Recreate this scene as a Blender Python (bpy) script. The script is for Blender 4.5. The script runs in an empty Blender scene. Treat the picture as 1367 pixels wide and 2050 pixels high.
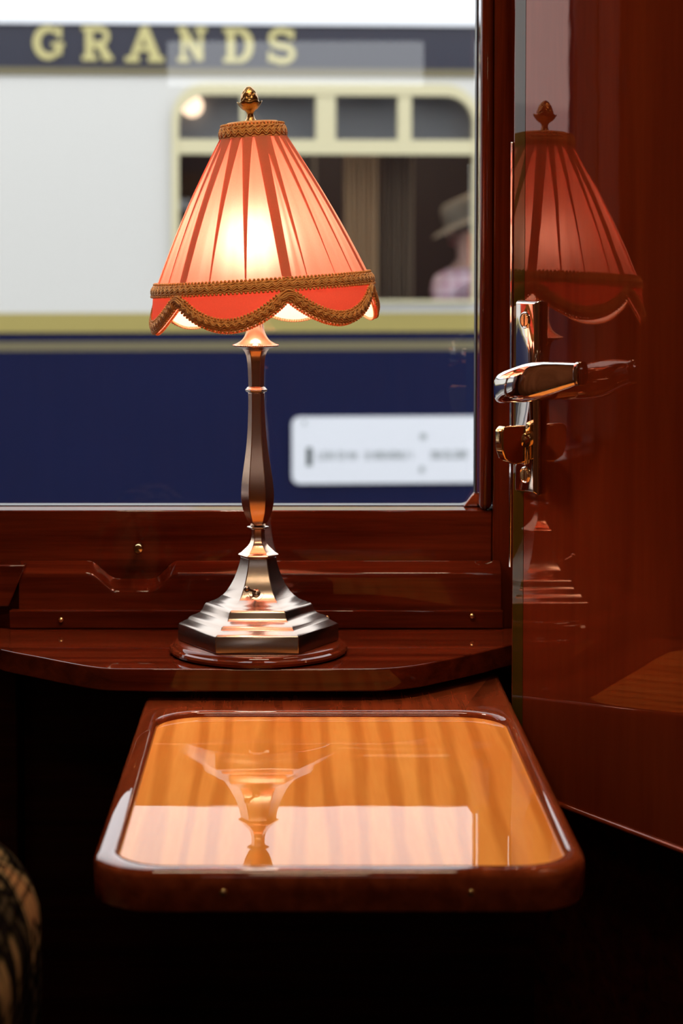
import bpy, bmesh, math, random
from mathutils import Vector, Matrix
random.seed(7)
PI = math.pi
scene = bpy.context.scene
COL = scene.collection

# ------------------------------------------------------------------ camera
FPX, VPX, VPY = 4000.0, 588.0, 500.0       # focal length in px, vanishing point of the carriage axis
PITCH = math.radians(2.4)
ZC = 1.10
CY = VPY + FPX*math.tan(PITCH)
cam_d = bpy.data.cameras.new('camera'); cam = bpy.data.objects.new('camera', cam_d); COL.objects.link(cam)
cam.location = (0, 0, ZC); cam.rotation_euler = (PI/2 - PITCH, 0, 0)
cam_d.sensor_fit = 'VERTICAL'; cam_d.sensor_height = 36; cam_d.sensor_width = 24
cam_d.lens = FPX/2050*36
cam_d.shift_x = (683.5 - VPX)/2050; cam_d.shift_y = (CY - 1025)/2050
cam_d.clip_start = 0.02; cam_d.clip_end = 200
cam_d.dof.use_dof = True; cam_d.dof.focus_distance = 1.515; cam_d.dof.aperture_fstop = 8.2
scene.camera = cam
CAM = Vector((0, 0, ZC))

def ray(px, py):
    a, b = (px - VPX)/FPX, (py - CY)/FPX
    c, s = math.cos(PITCH), math.sin(PITCH)
    return Vector((a, c - b*s, -s - b*c))
def W(px, py, y):                       # the point seen at a pixel on the plane Y = y
    d = ray(px, py); return CAM + d*(y/d.y)
def Wz(px, py, z):                      # ... on the plane Z = z
    d = ray(px, py); return CAM + d*((z - ZC)/d.z)

# ------------------------------------------------------------------ scene helpers
def link(o, parent=None):
    COL.objects.link(o)
    if parent is not None:
        bpy.context.view_layer.update()
        o.parent = parent; o.matrix_parent_inverse = parent.matrix_world.inverted()
    return o
def obj(name, bm, mat, parent=None, smooth=None, bevel=0, seg=2):
    me = bpy.data.meshes.new(name)
    bmesh.ops.recalc_face_normals(bm, faces=bm.faces)
    bm.to_mesh(me); bm.free()
    if mat is not None: me.materials.append(mat)
    o = bpy.data.objects.new(name, me)
    if smooth is not None:
        me.polygons.foreach_set('use_smooth', [True]*len(me.polygons))
        me.set_sharp_from_angle(angle=math.radians(smooth))
    if bevel:
        m = o.modifiers.new('bevel', 'BEVEL'); m.width = bevel; m.segments = seg; m.limit_method = 'ANGLE'; m.angle_limit = math.radians(40)
        m.harden_normals = False
        me.polygons.foreach_set('use_smooth', [True]*len(me.polygons))
        me.set_sharp_from_angle(angle=math.radians(50))
    return link(o, parent)
def empty(name, loc, rot=(0, 0, 0)):
    o = bpy.data.objects.new(name, None); o.location = loc; o.rotation_euler = rot; o.empty_display_size = .05
    return link(o)
def tag(o, label, cat, group=None):
    o['label'] = label; o['category'] = cat
    if group: o['group'] = group
    return o
def struct(o): o['kind'] = 'structure'; return o
def BM(): return bmesh.new()
def box(bm, x0, x1, y0, y1, z0, z1, M=None):
    vs = [bm.verts.new((x, y, z)) for x in (x0, x1) for y in (y0, y1) for z in (z0, z1)]
    for f in ((0,1,3,2),(4,6,7,5),(0,4,5,1),(2,3,7,6),(0,2,6,4),(1,5,7,3)): bm.faces.new([vs[i] for i in f])
    if M is not None:
        for v in vs: v.co = M @ v.co
    return vs
def prism(bm, pts, fn0, fn1):           # closed outline pts, extruded between two mappings
    a = [bm.verts.new(fn0(p)) for p in pts]; b = [bm.verts.new(fn1(p)) for p in pts]
    n = len(pts)
    bm.faces.new(a[::-1]); bm.faces.new(b)
    for i in range(n): bm.faces.new((a[i], a[(i+1) % n], b[(i+1) % n], b[i]))
def rings(bm, rr, closed=True, cap0=True, cap1=True):   # list of rings (lists of Vector)
    V = [[bm.verts.new(p) for p in r] for r in rr]
    n = len(rr[0])
    for i in range(len(V)-1):
        for j in range(n if closed else n-1):
            bm.faces.new((V[i][j], V[i][(j+1) % n], V[i+1][(j+1) % n], V[i+1][j]))
    if cap0: bm.faces.new(V[0][::-1])
    if cap1: bm.faces.new(V[-1])
    return V
def lathe(bm, prof, c=(0, 0, 0), n=48, ax=None, M=None, cap0=True, cap1=True, phase=0.0):
    rr = []
    for r, z in prof:
        ring = []
        for k in range(n):
            a = 2*PI*k/n + phase
            p = Vector((r*math.cos(a), r*math.sin(a), z))
            p = (M @ p) if M is not None else p + Vector(c)
            ring.append(p)
        rr.append(ring)
    return rings(bm, rr, cap0=cap0, cap1=cap1)
def frame_from(p, zdir, xhint=Vector((1, 0, 0))):
    z = zdir.normalized(); x = (xhint - z*xhint.dot(z)).normalized(); y = z.cross(x)
    return Matrix(((x.x, y.x, z.x, p.x), (x.y, y.y, z.y, p.y), (x.z, y.z, z.z, p.z), (0, 0, 0, 1)))
def tube(bm, pts, r, n=8, closed=False):
    N = len(pts); rr = []; up = None
    for i in range(N):
        a = pts[(i-1) % N] if (closed or i > 0) else pts[i]
        b = pts[(i+1) % N] if (closed or i < N-1) else pts[i]
        t = (b - a).normalized()
        if up is None: up = t.orthogonal().normalized()
        up = (up - t*up.dot(t)).normalized(); s = t.cross(up)
        R = r[i] if isinstance(r, (list, tuple)) else r
        rr.append([pts[i] + (up*math.cos(2*PI*k/n) + s*math.sin(2*PI*k/n))*R for k in range(n)])
    if closed:
        V = [[bm.verts.new(p) for p in q] for q in rr]
        for i in range(N):
            A, B = V[i], V[(i+1) % N]
            for k in range(n): bm.faces.new((A[k], A[(k+1) % n], B[(k+1) % n], B[k]))
    else: rings(bm, rr)
def sphere(bm, c, r, u=12, v=8, M=None):
    c = Vector(c); prof = [(max(1e-5, math.sin(PI*i/v))*r, -math.cos(PI*i/v)*r) for i in range(v+1)]
    lathe(bm, prof, n=u, M=(Matrix.Translation(c) if M is None else M @ Matrix.Translation(c)))
def rrect(x0, x1, y0, y1, r, k=8):      # rounded rectangle outline; r = one radius or four (x1y1, x0y1, x0y0, x1y0)
    if not isinstance(r, (list, tuple)): r = [r]*4
    out = []
    for (cx, cy, sx, sy, a0, R) in ((x1, y1, -1, -1, 0, r[0]), (x0, y1, 1, -1, 90, r[1]), (x0, y0, 1, 1, 180, r[2]), (x1, y0, -1, 1, 270, r[3])):
        for i in range(k+1):
            a = math.radians(a0 + 90*i/k)
            out.append((cx + sx*R + R*math.cos(a), cy + sy*R + R*math.sin(a)))
    return out
def ring_plate(bm, outer, inner, f0, f1):   # plate with a hole; outlines with equal counts
    n = len(outer)
    A = [bm.verts.new(f0(p)) for p in outer]; B = [bm.verts.new(f0(p)) for p in inner]
    C = [bm.verts.new(f1(p)) for p in outer]; D = [bm.verts.new(f1(p)) for p in inner]
    for i in range(n):
        j = (i+1) % n
        bm.faces.new((A[i], A[j], B[j], B[i])); bm.faces.new((C[j], C[i], D[i], D[j]))
        bm.faces.new((A[j], A[i], C[i], C[j])); bm.faces.new((B[i], B[j], D[j], D[i]))
def XZ(y): return lambda p: Vector((p[0], y, p[1]))
def XY(z): return lambda p: Vector((p[0], p[1], z))

# ------------------------------------------------------------------ materials
def newmat(name):
    m = bpy.data.materials.new(name); m.use_nodes = True
    nt = m.node_tree; nt.nodes.clear()
    out = nt.nodes.new('ShaderNodeOutputMaterial')
    return m, nt, out
def setp(p, **kw):
    for k, v in kw.items():
        k = k.replace('_', ' ')
        for inp in p.inputs:
            if inp.name.lower() == k.lower(): inp.default_value = v; break
        else: raise KeyError(k)
def rgb(c): return (c[0], c[1], c[2], 1)
def plain(name, c, rough=.5, metal=0., bump=0., bscale=200, **kw):
    m, nt, out = newmat(name)
    p = nt.nodes.new('ShaderNodeBsdfPrincipled'); setp(p, base_color=rgb(c), roughness=rough, metallic=metal, **kw)
    tc = nt.nodes.new('ShaderNodeTexCoord'); nz = nt.nodes.new('ShaderNodeTexNoise'); nz.inputs['Scale'].default_value = bscale
    nt.links.new(tc.outputs['Object'], nz.inputs['Vector'])
    mx = nt.nodes.new('ShaderNodeMix'); mx.data_type = 'RGBA'
    mx.inputs['A'].default_value = rgb([v*.88 for v in c]); mx.inputs['B'].default_value = rgb([min(1, v*1.1) for v in c])
    nt.links.new(nz.outputs['Fac'], mx.inputs['Factor']); nt.links.new(mx.outputs['Result'], p.inputs['Base Color'])
    if bump:
        b = nt.nodes.new('ShaderNodeBump'); b.inputs['Strength'].default_value = bump; b.inputs['Distance'].default_value = .001
        nt.links.new(nz.outputs['Fac'], b.inputs['Height']); nt.links.new(b.outputs['Normal'], p.inputs['Normal'])
    nt.links.new(p.outputs['BSDF'], out.inputs['Surface'])
    return m
def wood(name, dark, light, stretch=(1.5, 40, 40), scale=3., rough=.35, coat=1., coat_rough=.02, wave=0.25, contrast=(.3, .72), bands=None, ripple=0., shellac=None):
    m, nt, out = newmat(name)
    L = nt.links.new
    tc = nt.nodes.new('ShaderNodeTexCoord'); mp = nt.nodes.new('ShaderNodeMapping'); mp.inputs['Scale'].default_value = stretch
    L(tc.outputs['Object'], mp.inputs['Vector'])
    n1 = nt.nodes.new('ShaderNodeTexNoise'); n1.inputs['Scale'].default_value = scale; n1.inputs['Detail'].default_value = 6; n1.inputs['Distortion'].default_value = wave*2
    L(mp.outputs['Vector'], n1.inputs['Vector'])
    n2 = nt.nodes.new('ShaderNodeTexNoise'); n2.inputs['Scale'].default_value = scale*9; n2.inputs['Detail'].default_value = 3
    L(mp.outputs['Vector'], n2.inputs['Vector'])
    ad = nt.nodes.new('ShaderNodeMath'); ad.operation = 'MULTIPLY_ADD'; ad.inputs[1].default_value = .22
    L(n2.outputs['Fac'], ad.inputs[0]); L(n1.outputs['Fac'], ad.inputs[2])
    rp = nt.nodes.new('ShaderNodeValToRGB'); e = rp.color_ramp.elements
    e[0].position = contrast[0] + .11; e[0].color = rgb(dark); e[1].position = contrast[1] + .11; e[1].color = rgb(light)
    L(ad.outputs[0], rp.inputs['Fac'])
    colour = rp.outputs['Color']
    if bands:                                   # broad ribbon figure
        mp2 = nt.nodes.new('ShaderNodeMapping'); mp2.inputs['Scale'].default_value = bands[0]
        L(tc.outputs['Object'], mp2.inputs['Vector'])
        w = nt.nodes.new('ShaderNodeTexWave'); w.inputs['Scale'].default_value = 1; w.inputs['Distortion'].default_value = bands[1]; w.inputs['Detail'].default_value = 3
        w.inputs['Detail Scale'].default_value = bands[2]
        L(mp2.outputs['Vector'], w.inputs['Vector'])
        r2 = nt.nodes.new('ShaderNodeValToRGB'); r2.color_ramp.elements[0].position = .1; r2.color_ramp.elements[1].position = .6
        r2.color_ramp.elements[0].color = rgb(bands[3]); r2.color_ramp.elements[1].color = (1, 1, 1, 1)
        L(w.outputs['Fac'], r2.inputs['Fac'])
        mu = nt.nodes.new('ShaderNodeMix'); mu.data_type = 'RGBA'; mu.blend_type = 'MULTIPLY'; mu.inputs['Factor'].default_value = 1
        L(colour, mu.inputs['A']); L(r2.outputs['Color'], mu.inputs['B']); colour = mu.outputs['Result']
    p = nt.nodes.new('ShaderNodeBsdfPrincipled')
    if shellac: setp(p, roughness=.015, ior=1.6, specular_ior_level=.66, specular_tint=rgb(shellac))
    else: setp(p, roughness=rough, coat_weight=coat, coat_ior=1.45, coat_roughness=coat_rough, specular_ior_level=0.)
    L(colour, p.inputs['Base Color'])
    if ripple:
        n3 = nt.nodes.new('ShaderNodeTexNoise'); n3.inputs['Scale'].default_value = 22; n3.inputs['Detail'].default_value = 2
        L(tc.outputs['Object'], n3.inputs['Vector'])
        b = nt.nodes.new('ShaderNodeBump'); b.inputs['Strength'].default_value = ripple; b.inputs['Distance'].default_value = .001
        L(n3.outputs['Fac'], b.inputs['Height']); L(b.outputs['Normal'], p.inputs['Normal' if shellac else 'Coat Normal'])
    L(p.outputs['BSDF'], out.inputs['Surface'])
    return m
def cloth(name, refl, trans, f, weave=900, fwd=0., fcol=(1, .8, .7), frough=.6, fior=1.5):
    m, nt, out = newmat(name); L = nt.links.new
    d = nt.nodes.new('ShaderNodeBsdfDiffuse'); t = nt.nodes.new('ShaderNodeBsdfTranslucent')
    tc = nt.nodes.new('ShaderNodeTexCoord'); nz = nt.nodes.new('ShaderNodeTexNoise'); nz.inputs['Scale'].default_value = weave; nz.inputs['Detail'].default_value = 2
    L(tc.outputs['Object'], nz.inputs['Vector'])
    for node, c in ((d, refl), (t, trans)):
        mx = nt.nodes.new('ShaderNodeMix'); mx.data_type = 'RGBA'
        mx.inputs['A'].default_value = rgb([v*.92 for v in c]); mx.inputs['B'].default_value = rgb([min(1, v*1.06) for v in c])
        L(nz.outputs['Fac'], mx.inputs['Factor']); L(mx.outputs['Result'], node.inputs['Color'])
    mix = nt.nodes.new('ShaderNodeMixShader'); mix.inputs[0].default_value = f
    L(d.outputs[0], mix.inputs[1]); L(t.outputs[0], mix.inputs[2]); last = mix
    if fwd:                                  # light that passes between the threads, scattered forwards
        rf = nt.nodes.new('ShaderNodeBsdfRefraction'); rf.inputs['Roughness'].default_value = frough; rf.inputs['IOR'].default_value = fior; rf.inputs['Color'].default_value = rgb(fcol)
        last = nt.nodes.new('ShaderNodeMixShader'); last.inputs[0].default_value = fwd
        L(mix.outputs[0], last.inputs[1]); L(rf.outputs[0], last.inputs[2])
    L(last.outputs[0], out.inputs['Surface'])
    return m
def pane_mat(name, tint=(1, 1, 1), boost=1.0):      # thin float glass: Fresnel mirror over clear transmission
    m, nt, out = newmat(name); L = nt.links.new
    geo = nt.nodes.new('ShaderNodeNewGeometry'); dt = nt.nodes.new('ShaderNodeVectorMath'); dt.operation = 'DOT_PRODUCT'
    L(geo.outputs['Normal'], dt.inputs[0]); L(geo.outputs['Incoming'], dt.inputs[1])
    def mth(op, a, b):
        n_ = nt.nodes.new('ShaderNodeMath'); n_.operation = op
        for i_, v_ in enumerate((a, b)):
            if v_ is None: continue
            if isinstance(v_, (int, float)): n_.inputs[i_].default_value = v_
            else: L(v_, n_.inputs[i_])
        return n_.outputs[0]
    cs = mth('ABSOLUTE', dt.outputs['Value'], None)
    f_ = mth('ADD', mth('MULTIPLY', mth('POWER', mth('SUBTRACT', 1., cs), 5.), .96), .04)
    refl = mth('DIVIDE', mth('MULTIPLY', f_, 2.*boost), mth('ADD', f_, 1.))     # both faces of the sheet
    tr = nt.nodes.new('ShaderNodeBsdfTransparent'); tr.inputs['Color'].default_value = rgb(tint)
    gl = nt.nodes.new('ShaderNodeBsdfGlossy'); gl.inputs['Roughness'].default_value = 0.0
    mx = nt.nodes.new('ShaderNodeMixShader')
    L(refl, mx.inputs[0]); L(tr.outputs[0], mx.inputs[1]); L(gl.outputs[0], mx.inputs[2]); L(mx.outputs[0], out.inputs['Surface'])
    return m
def emit(name, c, s):
    m, nt, out = newmat(name); e = nt.nodes.new('ShaderNodeEmission')
    e.inputs['Color'].default_value = rgb(c); e.inputs['Strength'].default_value = s
    nt.links.new(e.outputs[0], out.inputs['Surface']); return m

MAH_D, MAH_L = (.050, .0062, .0022), (.135, .020, .0065)
M_mah_x = wood('mahogany_lengthwise', MAH_D, MAH_L, (1.2, 30, 30), ripple=.04)
M_mah_z = wood('mahogany_upright', MAH_D, MAH_L, (30, 30, 1.2), ripple=.04)
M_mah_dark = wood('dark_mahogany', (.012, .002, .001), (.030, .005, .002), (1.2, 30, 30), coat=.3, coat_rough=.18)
M_door = wood('polished_mahogany_veneer', (.105, .014, .0042), (.185, .029, .008), (9, 9, .8), scale=2.2, ripple=.05, shellac=(1., .50, .40))
M_olive = wood('olive_inlay_veneer', (.042, .026, .003), (.066, .042, .005), (9, 9, .8), scale=2.2, coat_rough=.01, ripple=.03)
M_rim = wood('table_mahogany', (.13, .022, .007), (.27, .055, .017), (30, 1.5, 30), ripple=.05)
M_satin = wood('striped_satinwood', (.86, .31, .060), (.98, .44, .10), (16, 1.1, 16), scale=2.6, rough=.4, coat=.72, contrast=(.3, .7),
               bands=((15, 1.3, 15), 7.0, 1.2, (.78, .68, .57)), ripple=.05)
M_plinth = wood('plinth_mahogany', (.10, .016, .006), (.19, .035, .012), (3, 3, 3))

def brushed(name, c, rough, aniso=.55):
    m, nt, out = newmat(name); L = nt.links.new
    p = nt.nodes.new('ShaderNodeBsdfPrincipled'); setp(p, base_color=rgb(c), metallic=1., roughness=rough, anisotropic=aniso, anisotropic_rotation=.25)
    tc = nt.nodes.new('ShaderNodeTexCoord'); mp = nt.nodes.new('ShaderNodeMapping'); mp.inputs['Scale'].default_value = (30, 30, 1500)
    nz = nt.nodes.new('ShaderNodeTexNoise'); nz.inputs['Scale'].default_value = 1.; nz.inputs['Detail'].default_value = 3
    L(tc.outputs['Object'], mp.inputs['Vector']); L(mp.outputs['Vector'], nz.inputs['Vector'])
    mr = nt.nodes.new('ShaderNodeMapRange'); mr.inputs['To Min'].default_value = rough*.97; mr.inputs['To Max'].default_value = rough*1.03
    L(nz.outputs['Fac'], mr.inputs['Value']); L(mr.outputs['Result'], p.inputs['Roughness'])
    tg = nt.nodes.new('ShaderNodeTangent'); tg.direction_type = 'RADIAL'; tg.axis = 'Z'; L(tg.outputs[0], p.inputs['Tangent'])
    L(p.outputs[0], out.inputs['Surface']); return m
M_nickel = brushed('brushed_nickel', (.40, .335, .29), .24, 0.)
M_copper = brushed('brushed_copper_nickel', (.68, .46, .34), .22, 0.)
M_chrome = plain('polished_nickel_plate', (.78, .74, .70), .06, 1., bump=.12, bscale=60)
M_goldnick = plain('polished_brass', (.80, .58, .28), .12, 1.)
M_brass = plain('aged_brass', (.42, .24, .085), .30, 1., bump=.4, bscale=700)
M_braid = plain('bronze_gimp_braid', (.90, .43, .11), .75, bump=.6, bscale=2500, sheen_weight=.25)
M_braid_lit = cloth('bead_edging', (.80, .45, .25), (.80, .42, .22), .45)
M_silk = cloth('coral_silk', (.78, .25, .15), (.82, .27, .20), .21, fwd=.045, fcol=(.95, .58, .47), frough=.85, fior=1.5)
M_silk2 = cloth('coral_silk_valance', (.78, .17, .125), (.82, .19, .14), .40)
M_lining = cloth('cream_lining', (.86, .74, .64), (.75, .52, .40), .35)
M_bulb = emit('lit_bulb', (1., .80, .62), 102.)
M_pane = pane_mat('window_glass', (.97, .98, .98), 1.0)
M_pane_out = pane_mat('carriage_glass', (.93, .95, .95), 1.0)
M_rubber = plain('black_gasket', (.012, .012, .014), .4)
M_cream = plain('cream_coach_paint', (.535, .53, .505), .35)
M_navy = plain('navy_coach_paint', (.0028, .0055, .033), .45, bscale=3, specular_ior_level=.15)
M_navy2 = plain('navy_name_board', (.010, .012, .027), .4)
M_gold = plain('gold_coach_line', (.30, .245, .07), .45)
M_dullgold = plain('dull_gold_line', (.13, .11, .055), .5)
M_letter = plain('gilt_letter', (.45, .40, .17), .45)
M_winframe = plain('pale_gold_window_frame', (.52, .475, .30), .45)
M_roof = plain('white_roof_paint', (.70, .72, .76), .5)
M_sign = plain('white_enamel', (.62, .64, .69), .4)
M_signink = plain('sign_black', (.03, .045, .045), .5)
M_signgrey = plain('sign_grey', (.30, .33, .34), .5)
M_inner = plain('carriage_inner_wood', (.055, .035, .026), .5)
M_curt = plain('tan_curtain', (.45, .29, .16), .9)
M_curt2 = plain('brown_curtain', (.22, .155, .10), .9)
M_blind = plain('grey_blind', (.20, .20, .21), .9)
M_globe = emit('lit_globe', (1., .70, .48), 2.6)
M_ground = plain('platform_stone', (.30, .29, .28), .9, bscale=6)
M_ceiling = plain('ceiling_paint', (.36, .30, .24), .6)
M_carpet = plain('dark_carpet', (.02, .012, .012), .95, bscale=300)
M_wallback = wood('rear_veneer', (.14, .045, .018), (.24, .085, .035), (9, 9, .8), scale=2.2, coat_rough=.1)

# ------------------------------------------------------------------ world
w = bpy.data.worlds.new('overcast'); scene.world = w; w.use_nodes = True
bg = w.node_tree.nodes['Background']; bg.inputs['Color'].default_value = (.96, .98, 1.0, 1); bg.inputs['Strength'].default_value = 2.9

# ------------------------------------------------------------------ setting: the compartment
YW = 1.66            # face of the window's lower rail
YG = 1.69            # glass
sill_z = W(600, 1021.5, YW).z
xR = W(952.5, 900, YG).x          # right edge of the glass
xL = -.565
zT = ZC + .62
ROOM = dict(x0=-.86, x1=.72, y0=-1.30, z1=2.30)
XS0, XS1 = W(985, 900, YW).x, W(1040, 900, YW).x

bm = BM(); box(bm, ROOM['x0'], ROOM['x1'], ROOM['y0'], 1.72, -.04, 0); struct(obj('floor', bm, M_carpet))
bm = BM(); box(bm, ROOM['x0'], ROOM['x1'], ROOM['y0'], 1.72, 2.30, 2.34); struct(obj('ceiling', bm, M_ceiling))
bm = BM(); box(bm, ROOM['x0']-.04, ROOM['x0'], ROOM['y0'], 1.72, -.04, 2.34); struct(obj('wall_left', bm, M_wallback))
bm = BM(); box(bm, ROOM['x1'], ROOM['x1']+.04, ROOM['y0'], 1.72, -.04, 2.34); struct(obj('wall_right', bm, M_wallback))
# rear wall with the corridor fanlight
yv = 2*YG - ROOM['y0']
fx0, fx1, fz0, fz1 = (335-588)*yv/FPX, (848-588)*yv/FPX, W(600, 172, yv).z, W(600, 80, yv).z
bm = BM()
box(bm, ROOM['x0'], fx0, ROOM['y0']-.05, ROOM['y0'], 0, 2.3); box(bm, fx1, ROOM['x1'], ROOM['y0']-.05, ROOM['y0'], 0, 2.3)
box(bm, fx0, fx1, ROOM['y0']-.05, ROOM['y0'], 0, fz0); box(bm, fx0, fx1, ROOM['y0']-.05, ROOM['y0'], fz1, 2.3)
struct(obj('wall_rear', bm, M_wallback))
# front wall: everything round the window
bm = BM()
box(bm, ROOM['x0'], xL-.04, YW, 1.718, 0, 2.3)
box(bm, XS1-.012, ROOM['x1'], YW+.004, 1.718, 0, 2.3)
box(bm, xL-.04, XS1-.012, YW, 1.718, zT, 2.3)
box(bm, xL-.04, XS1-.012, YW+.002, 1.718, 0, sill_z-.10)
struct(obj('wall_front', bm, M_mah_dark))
# the window: lower rail, stile, post, gasket, pane, knob
win = empty('window_1', (0, YW, sill_z)); struct(win)
bm = BM(); box(bm, xL-.04, XS0, YW, YG+.003, sill_z-.10, sill_z); obj('window_sill', bm, M_mah_x, win, bevel=.0012)
bm = BM(); box(bm, W(954, 800, YG-.005).x, XS0, YW-.004, 1.718, sill_z+.0004, zT); obj('window_stile', bm, M_mah_z, win, bevel=.0075, seg=6)
bm = BM(); box(bm, XS0+.0004, XS1, YW-.001, 1.718, sill_z-.10, zT); obj('window_post', bm, M_mah_z, win, bevel=.0015)
bm = BM(); box(bm, xL-.04, xL, YW-.004, 1.718, sill_z+.0004, zT); obj('window_stile', bm, M_mah_z, win, bevel=.0075, seg=6)
o_ = rrect(xL, xR+.004, sill_z-.004, zT, .0005, 8); i_ = rrect(xL+.004, xR-.0008, sill_z+.0006, zT-.004, [.01, .01, .01, .012], 8)
bm = BM(); ring_plate(bm, o_, i_, XZ(YG-.002), XZ(YG+.012)); obj('gasket', bm, M_rubber, win)
bm = BM(); box(bm, xL+.001, xR+.003, YG+.003, YG+.0032, sill_z-.003, zT-.001)
bmesh.ops.delete(bm, geom=[f for f in bm.faces if f.calc_center_median().y > YG+.0031 or abs(f.normal.y) < .5 and f.calc_area() < .001], context='FACES_ONLY')
obj('pane', bm, M_pane, win)
# small brass corner piece on the sill
c0 = W(940, 1017, YW+.012)
bm = BM(); prism(bm, [(0, 0), (.012, 0), (.012, .010), (.009, .012)], lambda p: Vector((xR-.011+p[0], YG-.010, sill_z+.0004+p[1])), lambda p: Vector((xR-.011+p[0], YG-.003, sill_z+.0004+p[1])))
obj('corner_block', bm, M_rim, win, bevel=.0008)
kp = W(280, 1092, YW)
bm = BM(); lathe(bm, [(.0018, 0), (.0020, .007), (.0040, .0075), (.0044, .011), (.0044, .0190), (.0034, .0208), (.0005, .0212)], n=24, M=frame_from(kp+Vector((0, .0005, 0)), Vector((0.0, -1, 0))))
obj('knob', bm, M_goldnick, win, smooth=35)

# ------------------------------------------------------------------ backboard with finger scoop, studded rail, shelf
YB = 1.648
zs = W(500, 1304, 1.55).z            # top of the shelf
def bz(py, y=YB): return W(500, py, y).z
ztop, zbot = bz(1122, YW), zs + .0005
xb0, xb1 = W(38, 1150, YB).x, W(1003, 1150, YB).x
bb = empty('scooped_panel', (0, YB, zs)); 
top = []
def scoop(x):
    px = 588 + x*FPX/YB
    def sm(a, b, v): t = max(0, min(1, (v-a)/(b-a))); return t*t*(3-2*t)
    d = sm(172, 232, px)*(1 - sm(300, 352, px))
    return d*.0150
bm = BM(); N = 160; rr = []
for i in range(N+1):
    x = xb0 + (xb1-xb0)*i/N; s = scoop(x)
    z0 = ztop - s; zc_ = ztop-.0085-s*1.02
    rr.append([Vector((x, YB+.0115, zbot)), Vector((x, YB, zbot)), Vector((x, YB, zc_-.0045)), Vector((x, YB, zc_-.0014)), Vector((x, YB+.0003, zc_-.0005)), Vector((x, YB+.0010, zc_+.0003)),
               Vector((x, YB+.0100, z0-.0007)), Vector((x, YB+.0108, z0-.0001)), Vector((x, YB+.0115, z0))])
rings(bm, rr)
obj('scooped_board', bm, M_mah_x, bb, smooth=40)
bm = BM()
q = [W(-60, 1130, YB), W(52, 1130, YB), W(18, 1213, YB), W(-60, 1213, YB)]
prism(bm, q, lambda p: Vector((p.x, YB-.004, p.z)), lambda p: Vector((p.x, YB+.011, p.z)))
obj('mitred_end_board', bm, M_mah_x, bb, bevel=.001)
tag(bb, 'glossy mahogany board under the window sill with a curved finger scoop in its top edge', 'panel')
YR = 1.640
xr0, xr1 = W(18, 1240, YR).x, W(1008, 1240, YR).x
rail = empty('studded_rail', (0, YR, zs))
bm = BM(); box(bm, xr0, xr1, YR, YB-.0003, zs+.0004, W(500, 1222, YR).z); obj('rail', bm, M_mah_x, rail, bevel=.0012)
for px, py in ((122, 1241), (655, 1237), (945, 1233)):
    bm = BM(); p = W(px, py, YR); lathe(bm, [(.0024, -.0002), (.0024, .0006), (.0019, .0016), (.0008, .0022), (.0001, .0023)], n=16, M=frame_from(p, Vector((0, -1, 0))))
    obj('stud', bm, M_goldnick, rail, smooth=40)
tag(rail, 'narrow mahogany rail with round brass studs along the back of the shelf', 'rail')
# shelf
edge_px = [(-36, 1262), (-30, 1284), (-8, 1296), (25, 1305), (80, 1315.5), (120, 1323.5), (160, 1331), (190, 1335.5), (215, 1338), (250, 1339), (400, 1339.5), (600, 1339.5), (740, 1339), (775, 1338), (815, 1334.5), (850, 1329.5), (900, 1319), (950, 1308), (1000, 1296), (1045, 1285)]
edge = [Wz(a, b, zs) for a, b in edge_px]
edge[0].y = 1.647
def smoothline(pts, n=6):
    out = []
    for i in range(len(pts)-1):
        p0, p1, p2, p3 = pts[max(0, i-1)], pts[i], pts[i+1], pts[min(len(pts)-1, i+2)]
        for k in range(n):
            t = k/n
            out.append(.5*((2*p1) + (p2-p0)*t + (2*p0-5*p1+4*p2-p3)*t*t + (3*p1-p0-3*p2+p3)*t**3))
    return out + [pts[-1]]
se = smoothline(edge)
outline = se + [Vector((se[-1].x, 1.647, zs)), Vector((se[0].x+.004, 1.6472, zs))]
bm = BM(); prism(bm, outline, lambda p: Vector((p.x, p.y, zs-.0172)), lambda p: Vector((p.x, p.y, zs)))
sh = obj('window_shelf', bm, M_mah_x, bevel=.0011, seg=3)
tag(sh, 'bow-fronted glossy mahogany shelf below the window, carrying the lamp', 'shelf')

# ------------------------------------------------------------------ the lamp
YL = 1.55
S = YL/FPX
def axis_x(py): return 517.0 - max(0, 1110-py)*.0125
lamp = empty('table_lamp', (W(517, 1304, YL).x, YL, zs))
tag(lamp, 'lit brass and nickel table lamp with a pleated coral silk shade and pine cone finial', 'lamp')
def lp(r, py): return (r*S, W(517, py, YL).z, py)
def hexa(bm, prof, n=6, round_=0):
    rr = []
    for r, z, py in prof:
        cx = W(axis_x(py), py, YL).x
        ring = []
        for k in range(n):
            a = 2*PI*k/n
            ring.append(Vector((cx + r*math.cos(a), YL + r*math.sin(a), z)))
        rr.append(ring)
    return rings(bm, rr)
pz = zs + .0003
bm = BM(); cx = lamp.location.x
lathe(bm, [(.0672, 0), (.0690, .0012), (.0695, .003), (.0686, .0048), (.0665, .0056), (.0662, .0062), (.0650, .0078), (.0632, .0084)], c=(cx, YL, pz), n=96)
obj('plinth', bm, M_plinth, lamp, smooth=40)
zb = pz + .0085
def prof_px(lst): return [lp(r, py) for r, py in lst]
base = prof_px([(162, 1281), (162, 1250), (160, 1247.5), (153, 1244), (146, 1240.5), (142.5, 1239), (139, 1234), (132, 1230.5), (124, 1228), (118, 1225), (113, 1219), (110, 1211), (106, 1206.5), (99, 1205), (96, 1203),
                (88, 1200.5), (80, 1196.5), (72, 1190.5), (64, 1182), (56, 1170), (49, 1157), (43.5, 1143), (39.5, 1131), (37, 1121), (36, 1114)])
base = [(zr[0], max(zr[1], zb), zr[2]) for zr in base]
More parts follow.
